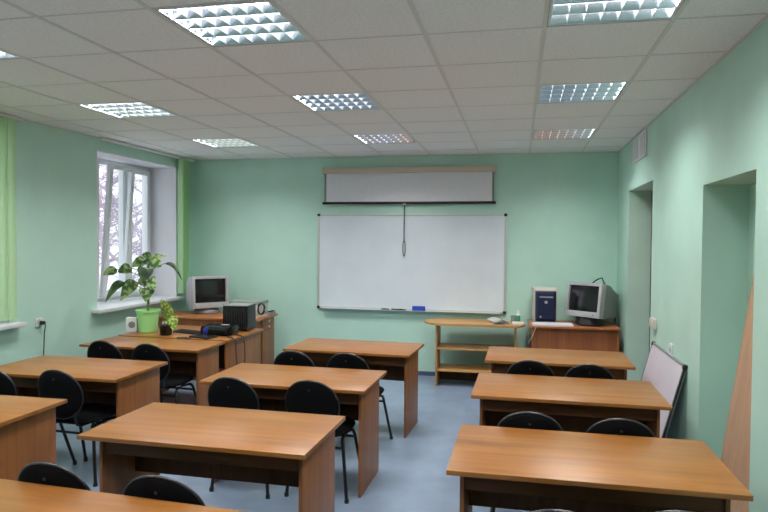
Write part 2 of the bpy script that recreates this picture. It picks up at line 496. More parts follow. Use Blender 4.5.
# desk in the right back corner
t = thing('corner_desk', 'red-brown desk in the back right corner carrying a grey monitor', 'desk', (0.607, 7.56, 0), R_(2))
bm = B(); box(bm, -0.49, 0.475, -0.30, 0.30, 0.735, 0.76, 0.003); obj('tabletop', bm, 'red_x', t)
for s in (-1, 1):
    bm = B(); x = s * 0.455; box(bm, x - 0.009, x + 0.009, -0.275, 0.28, 0, 0.735, 0.0015); obj('side_panel', bm, 'red_z', t)
bm = B(); box(bm, -0.446, 0.446, -0.25, -0.234, 0.1, 0.735); obj('front_panel', bm, 'red_z', t)
# oval-ended table with two shelves below the whiteboard
t = thing('side_table', 'narrow oval-ended wooden table with two open shelves under the whiteboard', 'table', (-0.49, 7.55, 0), R_(1.2))
poly = []
for k in range(13):
    a = PI / 2 + PI * k / 12; poly.append((-0.34 + 0.27 * math.cos(a), 0.26 * math.sin(a)))
for k in range(13):
    a = -PI / 2 + PI * k / 12; poly.append((0.44 + 0.13 * math.cos(a), 0.26 * math.sin(a)))
bm = B(); prism(bm, poly, 0.72, 0.745); obj('tabletop', bm, 'oak_x', t)
for x in (-0.445, 0.46):
    bm = B(); box(bm, x - 0.011, x + 0.011, -0.19, 0.2, 0, 0.72, 0.002); obj('side_panel', bm, 'oak_z', t)
for z in (0.43, 0.175):
    bm = B(); box(bm, -0.434, 0.449, -0.18, 0.19, z, z + 0.022, 0.002); obj('shelf', bm, 'oak_x', t)
bm = B(); box(bm, -0.434, 0.449, 0.10, 0.116, 0.02, 0.175, 0.001); obj('bottom_rail', bm, 'woodp', t)

# ------------------------------------------------------------------ chairs
def make_chair():
    t = thing('office_chair', '', 'chair', (0, 0, 0), 0, 'black chairs at the desks')
    bm = B(); cushion(bm, 0.40, 0.41, 0.055, 3.0, 0.0); xf(bm, Matrix.Translation((0, 0.02, 0.447)) @ Matrix.Rotation(R_(92), 4, 'X')); obj('seat', bm, 'fabric', t, 60)
    T = Matrix.Translation((0, -0.235, 0.640)) @ Matrix.Rotation(R_(10), 4, 'X')
    bm = B(); cushion(bm, 0.36, 0.345, 0.036, 2.08, 0.8); xf(bm, T); br = obj('backrest', bm, 'fabric', t, 60)
    bm = B(); pts = []
    for k in range(44):
        a = 2 * PI * k / 44; c, q = math.cos(a), math.sin(a); e = 2 / 2.08
        x = math.copysign(abs(c) ** e, c) * 0.18; z = math.copysign(abs(q) ** e, q) * 0.1725
        pts.append(T @ Vector((x, 0.8 * x * x, z)))
    sweep(bm, pts, 0.0062, 6, True); obj('rim', bm, 'plastic', br, 60)
    bm = B(); lathe(bm, [(0.007, 0), (0.006, 0.003), (0.002, 0.0045)], 12); xf(bm, T @ Matrix.Translation((0, -0.0165, 0.115)) @ Matrix.Rotation(R_(90), 4, 'X')); obj('bolt', bm, 'bolt', br)
    for s in (-1, 1):
        bm = B(); sweep(bm, [(s * .11, 0.05, .415), (s * .11, -.15, .415), (s * .11, -.18, .430), (s * .11, -.193, .47), (s * .11, -.205, .53), (s * .11, -.212, .58)], 0.010, 8); obj('back_support', bm, 'tube', t)
        for pts in ([(s * .15, .02, .408), (s * .16, .10, .408), (s * .168, .135, .398), (s * .174, .155, .37), (s * .212, .265, .012)],
                    [(s * .15, .0, .400), (s * .16, -.07, .400), (s * .167, -.09, .390), (s * .172, -.10, .365), (s * .208, -.125, .012)]):
            bm = B(); sweep(bm, pts, 0.0115, 8); lg = obj('leg', bm, 'tube', t)
            e = Vector(pts[-1]); bm = B(); lathe(bm, [(0.015, 0), (0.0155, 0.02), (0.013, 0.028)], 10, (e.x, e.y, 0)); obj('foot_cap', bm, 'plastic', lg)
    for y, z in ((.165, .345), (-.105, .345)):
        bm = B(); sweep(bm, [(-.178, y, z), (.178, y, z)], 0.009, 8); obj('crossbar', bm, 'tube', t)
    return t
chair0 = make_chair()
CH = [  # back-top x, y, rot, label
    (-1.812, 2.150, -3, 'black chair poking up behind the nearest left desk, left of the pair at the bottom'),
    (-1.312, 2.125, -2, 'black chair poking up behind the nearest left desk, right of the pair at the bottom'),
    (-1.810, 3.760, -4, 'left black chair of the pair behind the big lower left desk'),
    (-1.283, 3.800, -2, 'right black chair of the pair behind the big lower left desk, one leg showing'),
    (-1.760, 4.780, -4, 'left black chair at the farthest centre desk, near the corner cabinet'),
    (-1.315, 4.790, -6, 'right black chair at the farthest centre desk, one leg showing under the desk'),
    (0.066, 3.370, 0, 'left black chair between the large right desk and the middle right desk'),
    (0.514, 3.350, 0, 'right black chair between the large right desk and the middle right desk'),
    (0.091, 4.840, -2, 'left black chair at the farthest right desk'),
    (0.510, 4.790, -2, 'right black chair at the farthest right desk, with a bolt showing'),
    (-3.035, 3.685, -4, 'black chair at the desk under the wall socket, standing whole behind the edge desk'),
    (-3.505, 3.640, -6, 'black chair cut by the left edge, at the desk under the wall socket'),
    (-3.515, 4.830, -4, 'left black chair at the desk in front of the potted plant'),
    (-3.050, 4.790, -4, 'right black chair at the desk in front of the potted plant'),
    (0.143, 2.155, 0, 'black chair tip at the bottom edge, left of two at the large right desk'),
    (0.545, 2.240, 0, 'black chair tip at the bottom edge, right of two at the large right desk'),
]
for k, (x, y, r, lb) in enumerate(CH):
    o = chair0 if k == 0 else dup(chair0)
    a = R_(r)
    o.location = (x - 0.265 * math.sin(a), y + 0.265 * math.cos(a), 0); o.rotation_euler = (0, 0, a); o['label'] = lb

# ------------------------------------------------------------------ back wall: board, screen, cord, eraser
t = thing('whiteboard', 'large white wall-mounted whiteboard with aluminium frame and black corners', 'whiteboard', (-1.357, YB, 0.825), 0)
w, h = 1.19, 1.195
bm = B(); box(bm, -w, w, -0.018, -0.004, 0.0, h); obj('board_surface', bm, 'board', t)
bm = B()
for a in ((-w - .012, -w + .012, 0, h), (w - .012, w + .012, 0, h), (-w, w, -.012, .012), (-w, w, h - .012, h + .012)): box(bm, a[0], a[1], -0.026, -0.002, a[2], a[3], 0.003)
obj('frame', bm, 'alupale', t)
for sx in (-1, 1):
    for z in (0, h):
        bm = B(); box(bm, sx * w - .020, sx * w + .020, -0.030, -0.001, z - .018, z + .018, 0.009); obj('corner_cap', bm, 'black', t)
bm = B(); box(bm, -w + .05, w - .05, -0.085, -0.024, -0.012, -0.004, 0.002); obj('pen_tray', bm, 'alupale', t)
zt = 0.825 - 0.004
bm = B(); box(bm, -0.08, 0.08, -0.025, 0.025, 0, 0.055, 0.006); er = obj('board_eraser', bm, 'bluefelt', None, loc=(-1.222, YB - 0.056, zt)); tag(er, 'blue eraser lying on the whiteboard tray', 'eraser')
for k, (x, l, mt) in enumerate(((-1.70, .10, 'black'), (-1.50, .12, 'black'), (-1.57, .08, 'wire'))):
    bm = B(); sweep(bm, [(0, 0, 0.009), (l * .65, 0, 0.009), (l * .66, 0, 0.007), (l, 0, 0.007)], [0.009, 0.009, 0.0075, 0.007], 8)
    o = obj('marker', bm, mt, None, loc=(x, YB - 0.056 - 0.012 * (k % 2), zt))
    tag(o, ['dark marker on the whiteboard tray, farthest left of three', 'dark marker on the whiteboard tray, nearest the blue eraser', 'short dark marker on the whiteboard tray, between two longer ones'][k], 'marker', 'markers on the tray')
# roll-up projection screen
t = thing('projection_screen', 'roll-up projection screen partly pulled down above the whiteboard', 'projection screen', (-1.386, YB, 2.17), 0)
bm = B(); box(bm, -1.085, 1.085, -0.085, -0.012, 0.375, 0.45, 0.012); obj('screen_case', bm, 'cream', t)
for s in (-1, 1):
    bm = B(); box(bm, s * 1.088 - .014, s * 1.088 + .014, -0.09, 0.0, 0.37, 0.456, 0.006); obj('end_cap', bm, 'cream', t)
bm = B(); box(bm, -1.065, 1.065, -0.052, -0.049, 0.012, 0.38); sh = obj('screen_sheet', bm, 'screen', t)
bm = B()
for s in (-1, 1): box(bm, s * 1.065 - .012, s * 1.065 + .012, -0.0535, -0.048, 0.012, 0.38)
obj('sheet_edge', bm, 'greydark', sh)
bm = B(); sweep(bm, [(-1.10, -0.05, 0.0), (1.10, -0.05, 0.0)], 0.017, 10); obj('bottom_bar', bm, 'black', t)
bm = B(); pts = [(-0.03, -0.05, -0.015), (-0.03, -0.055, -0.1), (-0.032, -0.055, -0.36), (-0.03, -0.055, -0.47)]
sweep(bm, pts, 0.006, 6)
lp = [(-0.03 + 0.016 * math.sin(2 * PI * k / 16), -0.055, -0.57 - 0.10 * -math.cos(2 * PI * k / 16)) for k in range(16)]
sweep(bm, lp, 0.005, 6, True); obj('pull_cord', bm, 'black', t)
bm = B(); box(bm, -0.05, -0.01, -0.07, -0.04, -0.035, -0.008, 0.004); obj('pull_tab', bm, 'alu', t)

# ------------------------------------------------------------------ CRT monitors
def monitor(label, loc, rz, tilt, scale=1.0, dark=False, up=0.06):
    t = thing('crt_monitor', label, 'monitor', loc, rz)
    t.scale = (scale,) * 3
    T = Matrix.Translation((0, 0, up)) @ Matrix.Rotation(R_(-tilt), 4, 'X')
    bm = B(); lathe(bm, [(0.145, 0), (0.15, 0.008), (0.15, 0.02), (0.145, 0.03), (0.135 if dark else 0.11, up), (0.10, up + 0.025)], 28, (0, 0.12, 0)); obj('base', bm, 'plastic' if dark else 'greydark', t, 40)
    bm = B()
    W, H = 0.215, 0.365
    for a in ((-W, -W + .033, 0, H), (W - .033, W, 0, H), (-W + .03, W - .03, 0, .06), (-W + .03, W - .03, H - .033, H)): box(bm, a[0], a[1], -0.03, 0.05, a[2], a[3], 0.005)
    xf(bm, T); bz = obj('bezel', bm, 'grey', t)
    bm = B()
    loft(bm, [(-.210, .210, .006, .36, .045), (-.205, .205, .01, .355, .14), (-.17, .17, .03, .31, .28), (-.15, .15, .03, .28, .40), (-.14, .14, .04, .27, .415)]); xf(bm, T)
    cs = obj('case', bm, 'greydark' if dark else 'grey', t, 25)
    bm = B()
    for k in range(7):
        y = 0.16 + 0.03 * k; q = (y - .14) / .26
        box(bm, -.09, .09, y, y + .012, .352 - .09 * q - 0.006, .354 - .09 * q + 0.002)
    xf(bm, T); obj('vent_slots', bm, 'black', cs)
    # curved tube glass
    bm = B(); nx, nz = 12, 10; g = []
    for i in range(nx + 1):
        c = []
        for k in range(nz + 1):
            u, v = i / nx * 2 - 1, k / nz * 2 - 1
            c.append(bm.verts.new((u * .186, -0.012 - 0.012 * (1 - u * u) - 0.008 * (1 - v * v) + 0.018, 0.196 + v * .138)))
        g.append(c)
    for i in range(nx):
        for k in range(nz): bm.faces.new((g[i][k], g[i + 1][k], g[i + 1][k + 1], g[i][k + 1]))
    xf(bm, T); obj('screen', bm, 'glass_crt', t, 60)
    bm = B(); lathe(bm, [(0.008, 0), (0.008, 0.006), (0.006, 0.008)], 14); xf(bm, T @ Matrix.Translation((.14, -0.03, .03)) @ Matrix.Rotation(PI / 2, 4, 'X')); obj('power_button', bm, 'greydark', bz)
    return t
monitor('pale grey tube monitor on the cabinet in the back left corner', (-3.785, 7.34, 0.76), R_(47), 3, 1.09, False, 0.068)
mon = monitor('grey tube monitor tilted back on the red-brown desk in the right corner', (0.705, 7.42, 0.76), R_(-40), 8, 1.06, True, 0.092)
bm = B(); sweep(bm, [(.80, 7.60, 1.17), (.83, 7.62, 1.23), (.88, 7.62, 1.27), (.93, 7.62, 1.29), (.95, 7.63, 1.24), (1.0, 7.68, 1.17), (1.08, 7.72, 1.12), (1.105, 7.75, 1.0), (1.105, 7.78, .85), (1.1, 7.78, 0.768)], 0.008, 6)
mc = obj('cable', bm, 'wire', mon)
bpy.context.view_layer.update(); mc.matrix_parent_inverse = mon.matrix_world.inverted()

# ------------------------------------------------------------------ right corner desk items
t = thing('computer_tower', 'navy-fronted computer tower standing on the red-brown corner desk', 'computer', (0.305, 7.45, 0.76), R_(3))
bm = B(); box(bm, -.13, .13, 0.03, 0.36, 0.02, 0.40, 0.008); obj('case', bm, 'beige', t)
bm = B(); loft(bm, [(-.118, .118, .03, .375, .03), (-.112, .112, .035, .37, -.005), (-.088, .088, .06, .35, -.03)]); fb = obj('front_bezel', bm, 'navy', t, 30)
bm = B(); box(bm, -.075, .075, -.034, -.02, .30, .318, .003); obj('drive_slot', bm, 'greydark', fb)
bm = B(); lathe(bm, [(0.017, 0), (0.017, 0.004), (0.012, 0.006)], 18); xf(bm, Matrix.Translation((0, -0.03, .25)) @ Matrix.Rotation(PI / 2, 4, 'X')); obj('badge', bm, 'grey', fb)
bm = B(); lathe(bm, [(0.012, 0), (0.012, 0.006)], 18); xf(bm, Matrix.Translation((-0.06, -0.026, .085)) @ Matrix.Rotation(PI / 2, 4, 'X')); obj('power_button', bm, 'grey', fb)
bm = B(); box(bm, -.11, .11, -.02, .34, 0, .02, .004); obj('foot', bm, 'black', t)
t = thing('keyboard', 'pale keyboard lying on the red-brown corner desk below the navy tower', 'keyboard', (0.375, 7.345, 0.76), R_(3))
bm = B(); loft(bm, [(-.22, .22, 0, .014, -.07), (-.22, .22, 0, .026, .065), (-.215, .215, 0, .024, .07)]); obj('keyboard_body', bm, 'lilac', t)
bm = B()
for r in range(5):
    for c in range(15):
        x = -.205 + c * .0275; y = -.058 + r * .022; z = .0155 + (y + .07) * .089
        box(bm, x, x + .023, y, y + .018, z - .002, z + .005)
obj('keys', bm, 'white', t)
bm = B(); sweep(bm, [(.20, 7.225, .775), (.185, 7.225, .73), (.16, 7.225, .66), (.13, 7.23, .60), (.11, 7.26, .56)], 0.005, 6)
tag(obj('hanging_cable', bm, 'wirepale'), 'pale cable hanging down the front of the red-brown corner desk', 'cable')

# ------------------------------------------------------------------ items on the side table
random.seed(3)
t = thing('paper_stack', 'loose white papers heaped near the right end of the oval table', 'papers', (-0.20, 7.46, 0.745), R_(5))
for k in range(5):
    bm = B(); g = []
    for i in range(7):
        g.append([bm.verts.new(((i / 6 - .5) * .18, (q - .5) * .15, .001 + .006 * k + (0.012 + .005 * k) * max(0, math.sin(i / 6 * PI)) * (0.25 if k < 4 else .9))) for q in range(3)])
    for i in range(6):
        for q in range(2): bm.faces.new((g[i][q], g[i + 1][q], g[i + 1][q + 1], g[i][q + 1]))
    bmesh.ops.solidify(bm, geom=list(bm.faces), thickness=0.001)
    xf(bm, Matrix.Rotation(R_(-14 + 8 * k), 4, 'Z')); obj('sheet', bm, 'paper', t, 60)
t = thing('cup', 'small grey cup standing between the papers and the green-white bottle', 'cup', (-0.055, 7.60, 0.745))
bm = B(); lathe(bm, [(0.028, 0), (0.034, 0.08), (0.036, 0.082), (0.032, 0.08), (0.027, 0.005)], 20); obj('cup_body', bm, 'greyprint', t, 40)
bm = B(); sweep(bm, [(0.03, 0, .06), (0.055, 0, .062), (0.058, 0, .04), (0.045, 0, .02), (0.03, 0, .02)], 0.004, 6); obj('handle', bm, 'greyprint', t)
t = thing('spray_bottle', 'small white bottle with a green band on the right end of the oval table', 'bottle', (-0.002, 7.52, 0.745))
bm = B(); lathe(bm, [(0.024, 0), (0.026, 0.005), (0.026, 0.10), (0.014, 0.115), (0.012, 0.122)], 20); obj('bottle_body', bm, 'white', t, 40)
bm = B(); lathe(bm, [(0.0265, 0.03), (0.0268, 0.032), (0.0268, 0.095), (0.0265, 0.097)], 20); obj('label_band', bm, 'green', t, 40)
bm = B(); lathe(bm, [(0.013, 0.12), (0.014, 0.124), (0.013, 0.15), (0.008, 0.155)], 18); obj('cap', bm, 'white', t, 40)
t = thing('box_of_tissues', 'flat white packet in front of the green-white bottle', 'packet', (-0.005, 7.44, 0.745), R_(4))
bm = B(); box(bm, -.065, .065, -.035, .035, 0, .03, .008); obj('packet_body', bm, 'paper', t)
bm = B(); box(bm, -.03, .03, -.008, .008, .0285, .0315); obj('opening', bm, 'greydark', t)

# ------------------------------------------------------------------ computer desk items
HD = 0.735
t = thing('desktop_computer', 'small black box computer standing at the right rear of the plant desk', 'computer', (-2.905, 6.27, HD), R_(6))
bm = B(); box(bm, -.135, .135, -.11, .16, .012, .265, .006); obj('case', bm, 'black', t)
bm = B(); box(bm, -.13, .13, -.122, -.11, .016, .26, .004); fb = obj('front_grille', bm, 'blackgloss', t)
bm = B()
for k in range(13): box(bm, -.117 + k * .0185, -.109 + k * .0185, -.1245, -.121, .03, .245)
obj('grille_ribs', bm, 'plastic', fb)
bm = B(); box(bm, -.125, .125, -.10, .15, .265, .269, .001); obj('lid', bm, 'greydark', t)
for sx in (-.11, .11):
    bm = B(); box(bm, sx - .015, sx + .015, -.09, .14, 0, .012); obj('foot', bm, 'black', t)
t = thing('projector', 'glossy black projector with a painted blue lens reflection in front of the black box computer', 'projector', (-2.95, 5.93, HD), R_(-8))
bm = B(); loft(bm, [(-.15, .15, .015, .06, -.12), (-.16, .16, .012, .085, -.09), (-.16, .16, .012, .098, .06), (-.15, .15, .015, .085, .10)]); obj('case', bm, 'blackgloss', t, 25)
bm = B(); lathe(bm, [(0.032, 0), (0.034, 0.02), (0.028, 0.022)], 24); xf(bm, Matrix.Translation((-.085, -.105, .05)) @ Matrix.Rotation(PI / 2, 4, 'X')); le = obj('lens_ring', bm, 'plastic', t, 40)
bm = B(); lathe(bm, [(0.026, 0), (0.018, 0.005), (0.006, 0.007)], 24); xf(bm, Matrix.Translation((-.085, -.126, .05)) @ Matrix.Rotation(PI / 2, 4, 'X')); obj('lens', bm, 'lensreflection', le, 60)
bm = B(); box(bm, .02, .10, -.03, .03, .096, .101, .002); obj('button_panel', bm, 'greydark', t)
for sx, sy in ((-.12, -.08), (.12, -.08), (0, .07)):
    bm = B(); lathe(bm, [(0.012, 0), (0.012, 0.016)], 12, (sx, sy, 0)); obj('foot', bm, 'black', t)
t = thing('flat_device', 'flat black tablet-like device lying in front of the projector', 'device', (-3.01, 5.69, HD), R_(-16))
bm = B(); box(bm, -.12, .12, -.07, .07, 0, .02, .005); obj('case', bm, 'plastic', t)
bm = B(); box(bm, -.10, .10, -.055, .055, .0195, .0215); obj('dark_panel', bm, 'blackgloss', t)
t = thing('black_keyboard', 'dark keyboard lying between the small plant and the projector', 'keyboard', (-3.30, 5.935, HD), R_(-18))
bm = B(); loft(bm, [(-.17, .17, 0, .012, -.06), (-.17, .17, 0, .022, .06)]); obj('keyboard_body', bm, 'plastic', t)
bm = B()
for r in range(4):
    for c in range(12):
        x = -.155 + c * .026; y = -.048 + r * .025; z = .013 + (y + .06) * .083
        box(bm, x, x + .021, y, y + .020, z - .002, z + .005)
obj('keys', bm, 'black', t)
bm = B(); sweep(bm, [(-3.09, 5.60, .739), (-3.16, 5.585, .739), (-3.22, 5.555, .739), (-3.24, 5.60, .739), (-3.15, 5.64, .739)], .004, 6)
tag(obj('desk_cable', bm, 'wire'), 'thin dark cable lying left of the flat black device', 'cable')
bm = B(); sweep(bm, [(-2.78, 5.90, .745), (-2.70, 5.86, .744), (-2.655, 5.84, .730), (-2.64, 5.835, .66), (-2.63, 5.82, .52), (-2.645, 5.78, .36), (-2.64, 5.72, .33), (-2.63, 5.66, .40), (-2.64, 5.64, .58), (-2.655, 5.66, .725), (-2.69, 5.68, .744), (-2.78, 5.74, .745)], .006, 6)
tag(obj('looped_cable', bm, 'wire'), 'black cable looping down over the right side of the plant desk', 'cable')
# on the corner cabinet
HC_ = 0.76
t = thing('scanner', 'flat grey-green scanner lying behind the black box computer', 'scanner', (-3.255, 7.32, HC_), R_(2))
bm = B(); box(bm, -.19, .19, -.15, .15, 0, .145, .01); obj('scanner_body', bm, 'beige', t)
bm = B(); box(bm, -.195, .195, -.155, .155, .145, .185, .008); obj('lid', bm, 'greyprint', t)
t = thing('speaker_box', 'small white speaker standing right of the black box computer', 'speaker', (-3.105, 7.06, HC_), R_(20))
bm = B(); box(bm, -.04, .04, -.04, .04, 0, .13, .006); obj('speaker_body', bm, 'lilac', t)
bm = B(); lathe(bm, [(0.026, 0), (0.026, 0.003), (0.02, 0.004)], 18); xf(bm, Matrix.Translation((0, -.039, .05)) @ Matrix.Rotation(PI / 2, 4, 'X')); obj('cone', bm, 'grey', t)
bm = B(); pts = []
for k in range(70):
    a = 2 * PI * k / 17.5; rr = .062 + .006 * math.sin(k * .7); pts.append((-3.02 + rr * .75 * math.cos(a), 7.14 + .02 * math.sin(k * .31), HC_ + .100 + rr * math.sin(a) + .004))
sweep(bm, pts, .006, 6)
tag(obj('cable_coil', bm, 'wire'), 'dark coil of cable beside the small white speaker on the corner cabinet', 'cable')
bm = B(); pts = [(-3.03, 6.97, .768)]
for k in range(1, 24):
    pts.append((-3.025 + .022 * math.sin(k * 1.3), 6.97 + .015 * k, .768 + .012 * abs(math.sin(k * .8))))
sweep(bm, pts, .006, 6); tag(obj('tangled_cable', bm, 'wirepale'), 'pale tangled cable along the right edge of the corner cabinet', 'cable')
t = thing('power_strip', 'dark power strip at the far right end of the corner cabinet', 'power strip', (-3.018, 7.46, HC_), R_(88))
bm = B(); box(bm, -.10, .08, -.025, .025, 0, .035, .005); obj('strip_body', bm, 'greydark', t)
for k in range(3):
    bm = B(); box(bm, -.08 + k * .055, -.05 + k * .055, -.016, .016, .035, .05, .003); obj('plug', bm, 'black', t)

# ------------------------------------------------------------------ plants
def leaf(bm, base, tip, w, sag=0.02, ny=0.0, roll=0.0, n=9):
    b_, t_ = Vector(base), Vector(tip); d = t_ - b_; L = d.length; d.normalize()
    s = d.cross(Vector((0, 1, 0)));
    if s.length < 1e-4: s = Vector((1, 0, 0))
    s.normalize(); nrm = s.cross(d).normalized()
    s = (s * math.cos(roll) + nrm * math.sin(roll)).normalized(); nrm = s.cross(d).normalized()
    rows = []
    for i in range(n + 1):
        u = i / n
        ww = w / 2 * (math.sin(PI * min(1, u * 0.97 + 0.03) ** 0.75) ** 0.8) if 0 < u < 1 else 0.001
        c = b_ + d * (L * u) + Vector((0, 0, -1)) * (sag * (u * u)) + Vector((0, 0, 1)) * (sag * 1.0 * math.sin(PI * u))
        rows.append([bm.verts.new(c + s * (ww * q) + nrm * (0.16 * ww * abs(q))) for q in (-1, -.5, 0, .5, 1)])
    for a, c in zip(rows, rows[1:]):
        for q in range(4): bm.faces.new((a[q], a[q + 1], c[q + 1], c[q]))
PX, PY = -3.745, 5.905
t = thing('potted_plant', 'leafy house plant in a light green pot on the desk below the window', 'plant', (0, 0, 0))
bm = B(); lathe(bm, [(0.085, 0), (0.089, 0.004), (0.112, 0.205), (0.122, 0.207), (0.123, 0.228), (0.114, 0.228), (0.108, 0.20), (0.0, 0.195)], 32, (PX, PY, HD), cap=False); bmesh.ops.holes_fill(bm, edges=bm.edges); obj('pot', bm, 'potgreen', t, 35)
bm = B(); lathe(bm, [(0.107, 0.197), (0.06, 0.206), (0.01, 0.208)], 24, (PX, PY, HD)); obj('soil', bm, 'soil', t)
bm = B(); sweep(bm, [(PX, PY, .93), (PX + .004, PY, 1.05), (PX - .002, PY + .01, 1.2), (PX + .005, PY, 1.36), (PX + .012, PY, 1.47)], [.014, .013, .011, .009, .006], 8); st = obj('stem', bm, 'stem', t)
LV = [('A', (-4.182, 1.326), (-4.051, 1.377), 0.075, -.12, 0), ('B', (-4.062, 1.353), (-3.911, 1.394), 0.088, -.05, 0), ('C', (-4.009, 1.084), (-3.847, 1.255), 0.105, -.08, 0),
      ('D', (-4.128, 1.09), (-3.944, 1.244), 0.065, -.16, 1), ('E', (-3.948, 1.409), (-3.776, 1.481), 0.085, .02, 0), ('F', (-3.857, 1.534), (-3.719, 1.488), 0.075, .06, 0),
      ('G', (-3.561, 1.419), (-3.698, 1.478), 0.09, -.05, 0), ('H', (-3.383, 1.316), (-3.571, 1.442), 0.032, .05, 1), ('I', (-3.74, 1.279), (-3.719, 1.402), 0.125, -.10, 1),
      ('J', (-3.836, 1.256), (-3.734, 1.219), 0.085, -.07, 0), ('K', (-3.62, 1.203), (-3.734, 1.258), 0.10, -.06, 0), ('M', (-3.741, 1.075), (-3.734, 1.187), 0.12, -.05, 0),
      ('N', (-3.578, 1.524), (-3.698, 1.497), 0.03, .1, 0), ('O', (-3.666, 1.546), (-3.734, 1.459), 0.08, .08, 0), ('P', (-3.76, 1.50), (-3.73, 1.42), 0.07, -.06, 0)]
for n_, tp_, bs_, w, dy, dk_ in LV:
    bm = B(); leaf(bm, (bs_[0], PY + dy * .6, bs_[1]), (tp_[0], PY + dy, tp_[1]), w * 1.3, 0.008 if n_ in 'ABEFGNO' else (0.03 if n_ not in 'DH' else .05), roll=0.35)
    lf = obj('leaf', bm, 'leafdark' if dk_ else 'leaf', t, 60)
    zb = max(1.0, min(1.45, bs_[1] - 0.10))
    bm = B(); sweep(bm, [(PX, PY, zb), ((PX + bs_[0]) / 2, PY + dy * .25, (zb + bs_[1]) / 2 + .015), (bs_[0], PY + dy * .6, bs_[1])], [.005, .0045, .004], 6); obj('leaf_stalk', bm, 'stem', lf)
t = thing('small_potted_plant', 'small plant with one big yellow-green spotted leaf in a dark pot', 'plant', (0, 0, 0))
QX, QY = -3.445, 5.745
bm = B(); lathe(bm, [(0.05, 0), (0.055, 0.004), (0.065, 0.085), (0.07, 0.09), (0.07, 0.10), (0.062, 0.10), (0.058, 0.085), (0.01, 0.08)], 24, (QX, QY, HD)); obj('pot', bm, 'blackgloss', t)
bm = B(); leaf(bm, (-3.40, QY + .01, .862), (-3.50, QY, 1.10), .15, 0.01, roll=0.25); obj('leaf', bm, 'leafspot', t, 60)
bm = B(); leaf(bm, (-3.39, QY - .01, .925), (-3.34, QY - .02, .80), .12, 0.02, roll=0.3); obj('leaf', bm, 'leafspot', t, 60)
bm = B(); sweep(bm, [(QX, QY, .815), (QX + .02, QY, .85), (-3.40, QY + .01, .88), (-3.392, QY - .01, .925)], .005, 6); obj('stem', bm, 'stem', t)
bm = B(); sweep(bm, [(QX - .01, QY, .815), (QX - .03, QY + .0, .93), (-3.475, QY, 1.02)], .005, 6); obj('stem', bm, 'stem', t)
t = thing('mug', 'pale mug standing behind the small dark plant pot', 'mug', (-3.52, 5.90, HD))
bm = B(); lathe(bm, [(0.045, 0), (0.05, 0.006), (0.05, 0.11), (0.045, 0.11), (0.044, 0.012), (0.01, 0.01)], 24); obj('mug_body', bm, 'lilac', t)
bm = B(); sweep(bm, [(0.047, 0, .09), (0.075, 0, .085), (0.08, 0, .055), (0.07, 0, .03), (0.047, 0, .025)], 0.006, 6); obj('handle', bm, 'lilac', t)
t = thing('desk_clock', 'small white box with a grey round face left of the green pot', 'clock', (-3.90, 5.86, HD), R_(20))
bm = B(); box(bm, -.055, .055, -.03, .03, 0, .15, .012); obj('clock_body', bm, 'white', t)
bm = B(); lathe(bm, [(0.034, 0), (0.034, 0.003), (0.03, 0.004)], 24); xf(bm, Matrix.Translation((0.005, -.029, .075)) @ Matrix.Rotation(PI / 2, 4, 'X')); obj('clock_face', bm, 'greydark', t)

# ------------------------------------------------------------------ blinds
def blind(label, ys, rot, x, z0, z1, rail):
    t = thing('vertical_blind', label, 'blind', (0, 0, 0))
    bm = B(); box(bm, x - .02, x + .02, rail[0], rail[1], z1, z1 + .022, .003); obj('head_rail', bm, 'white', t)
    for y in ys:
        bm = B(); w = .0635; g = []
        for i in range(7):
            u = (i / 6 - .5) * 2
            g.append([bm.verts.new((-.008 * (1 - u * u), u * w, z)) for z in (z0, z1)])
        for a, c in zip(g, g[1:]): bm.faces.new((a[0], c[0], c[1], a[1]))
        xf(bm, Matrix.Translation((x, y, 0)) @ Matrix.Rotation(R_(rot + random.uniform(-4, 4)), 4, 'Z'))
        sl = obj('slat', bm, 'blind', t, 60)
blind('closed light green vertical blind cut by the left edge of the photo', [3.30 + .092 * k for k in range(17)], 3, XL + .045, 0.975, 2.735, (3.15, 4.90))
blind('bundle of green vertical slats drawn to the right side of the window', [7.555 + .022 * k for k in range(9)], 58, XL + .075, 0.985, 2.735, (5.95, 7.90))
blind('light green vertical blind of the window behind the viewer', [0.45 + .105 * k for k in range(5)], 62, XL + .065, 0.975, 2.715, (0.4, 2.2))

# ------------------------------------------------------------------ right wall things, leaning boards, sockets
t = thing('wall_vent', 'pale ventilation grille high on the right wall under the ceiling', 'vent', (XR, 6.575, 2.495))
bm = B(); box(bm, -.012, -.001, -.355, .355, 0, .25, .003); vp = obj('vent_plate', bm, 'white', t)
for y0 in (-.30, .06):
    bm = B(); box(bm, -.0135, -.0121, y0, y0 + .24, .03, .22); vo = obj('vent_opening', bm, 'grey', t)
    bm = B()
    for k in range(12): box(bm, -.016, -.0135, y0 + .02 * k, y0 + .02 * k + .013, .03, .22)
    obj('louvre_slats', bm, 'white', vo)
t = thing('light_switch', 'white light switch on the right wall above the leaning board', 'switch', (XR, 5.735, 1.015))
bm = B(); box(bm, -.03, -.0005, -.075, .075, -.042, .042, .004); obj('switch_plate', bm, 'beige', t)
for y in (-.035, .035):
    bm = B(); box(bm, -.036, -.029, y - .03, y + .03, -.03, .03, .002); obj('switch_key', bm, 'beige', t)
t = thing('wall_socket', 'small white wall socket on the right wall just over the leaning board edge', 'socket', (XR, 5.10, .895))
bm = B(); box(bm, -.016, -.0005, -.04, .04, -.045, .045, .004); obj('socket_plate', bm, 'white', t)
bm = B(); lathe(bm, [(0.024, 0), (0.024, 0.002)], 18); xf(bm, Matrix.Translation((-.016, 0, 0)) @ Matrix.Rotation(-PI / 2, 4, 'Y')); obj('socket_insert', bm, 'grey', t)
t = thing('wall_socket', 'white wall socket with a black plug on the left wall', 'socket', (XL, 5.135, .905))
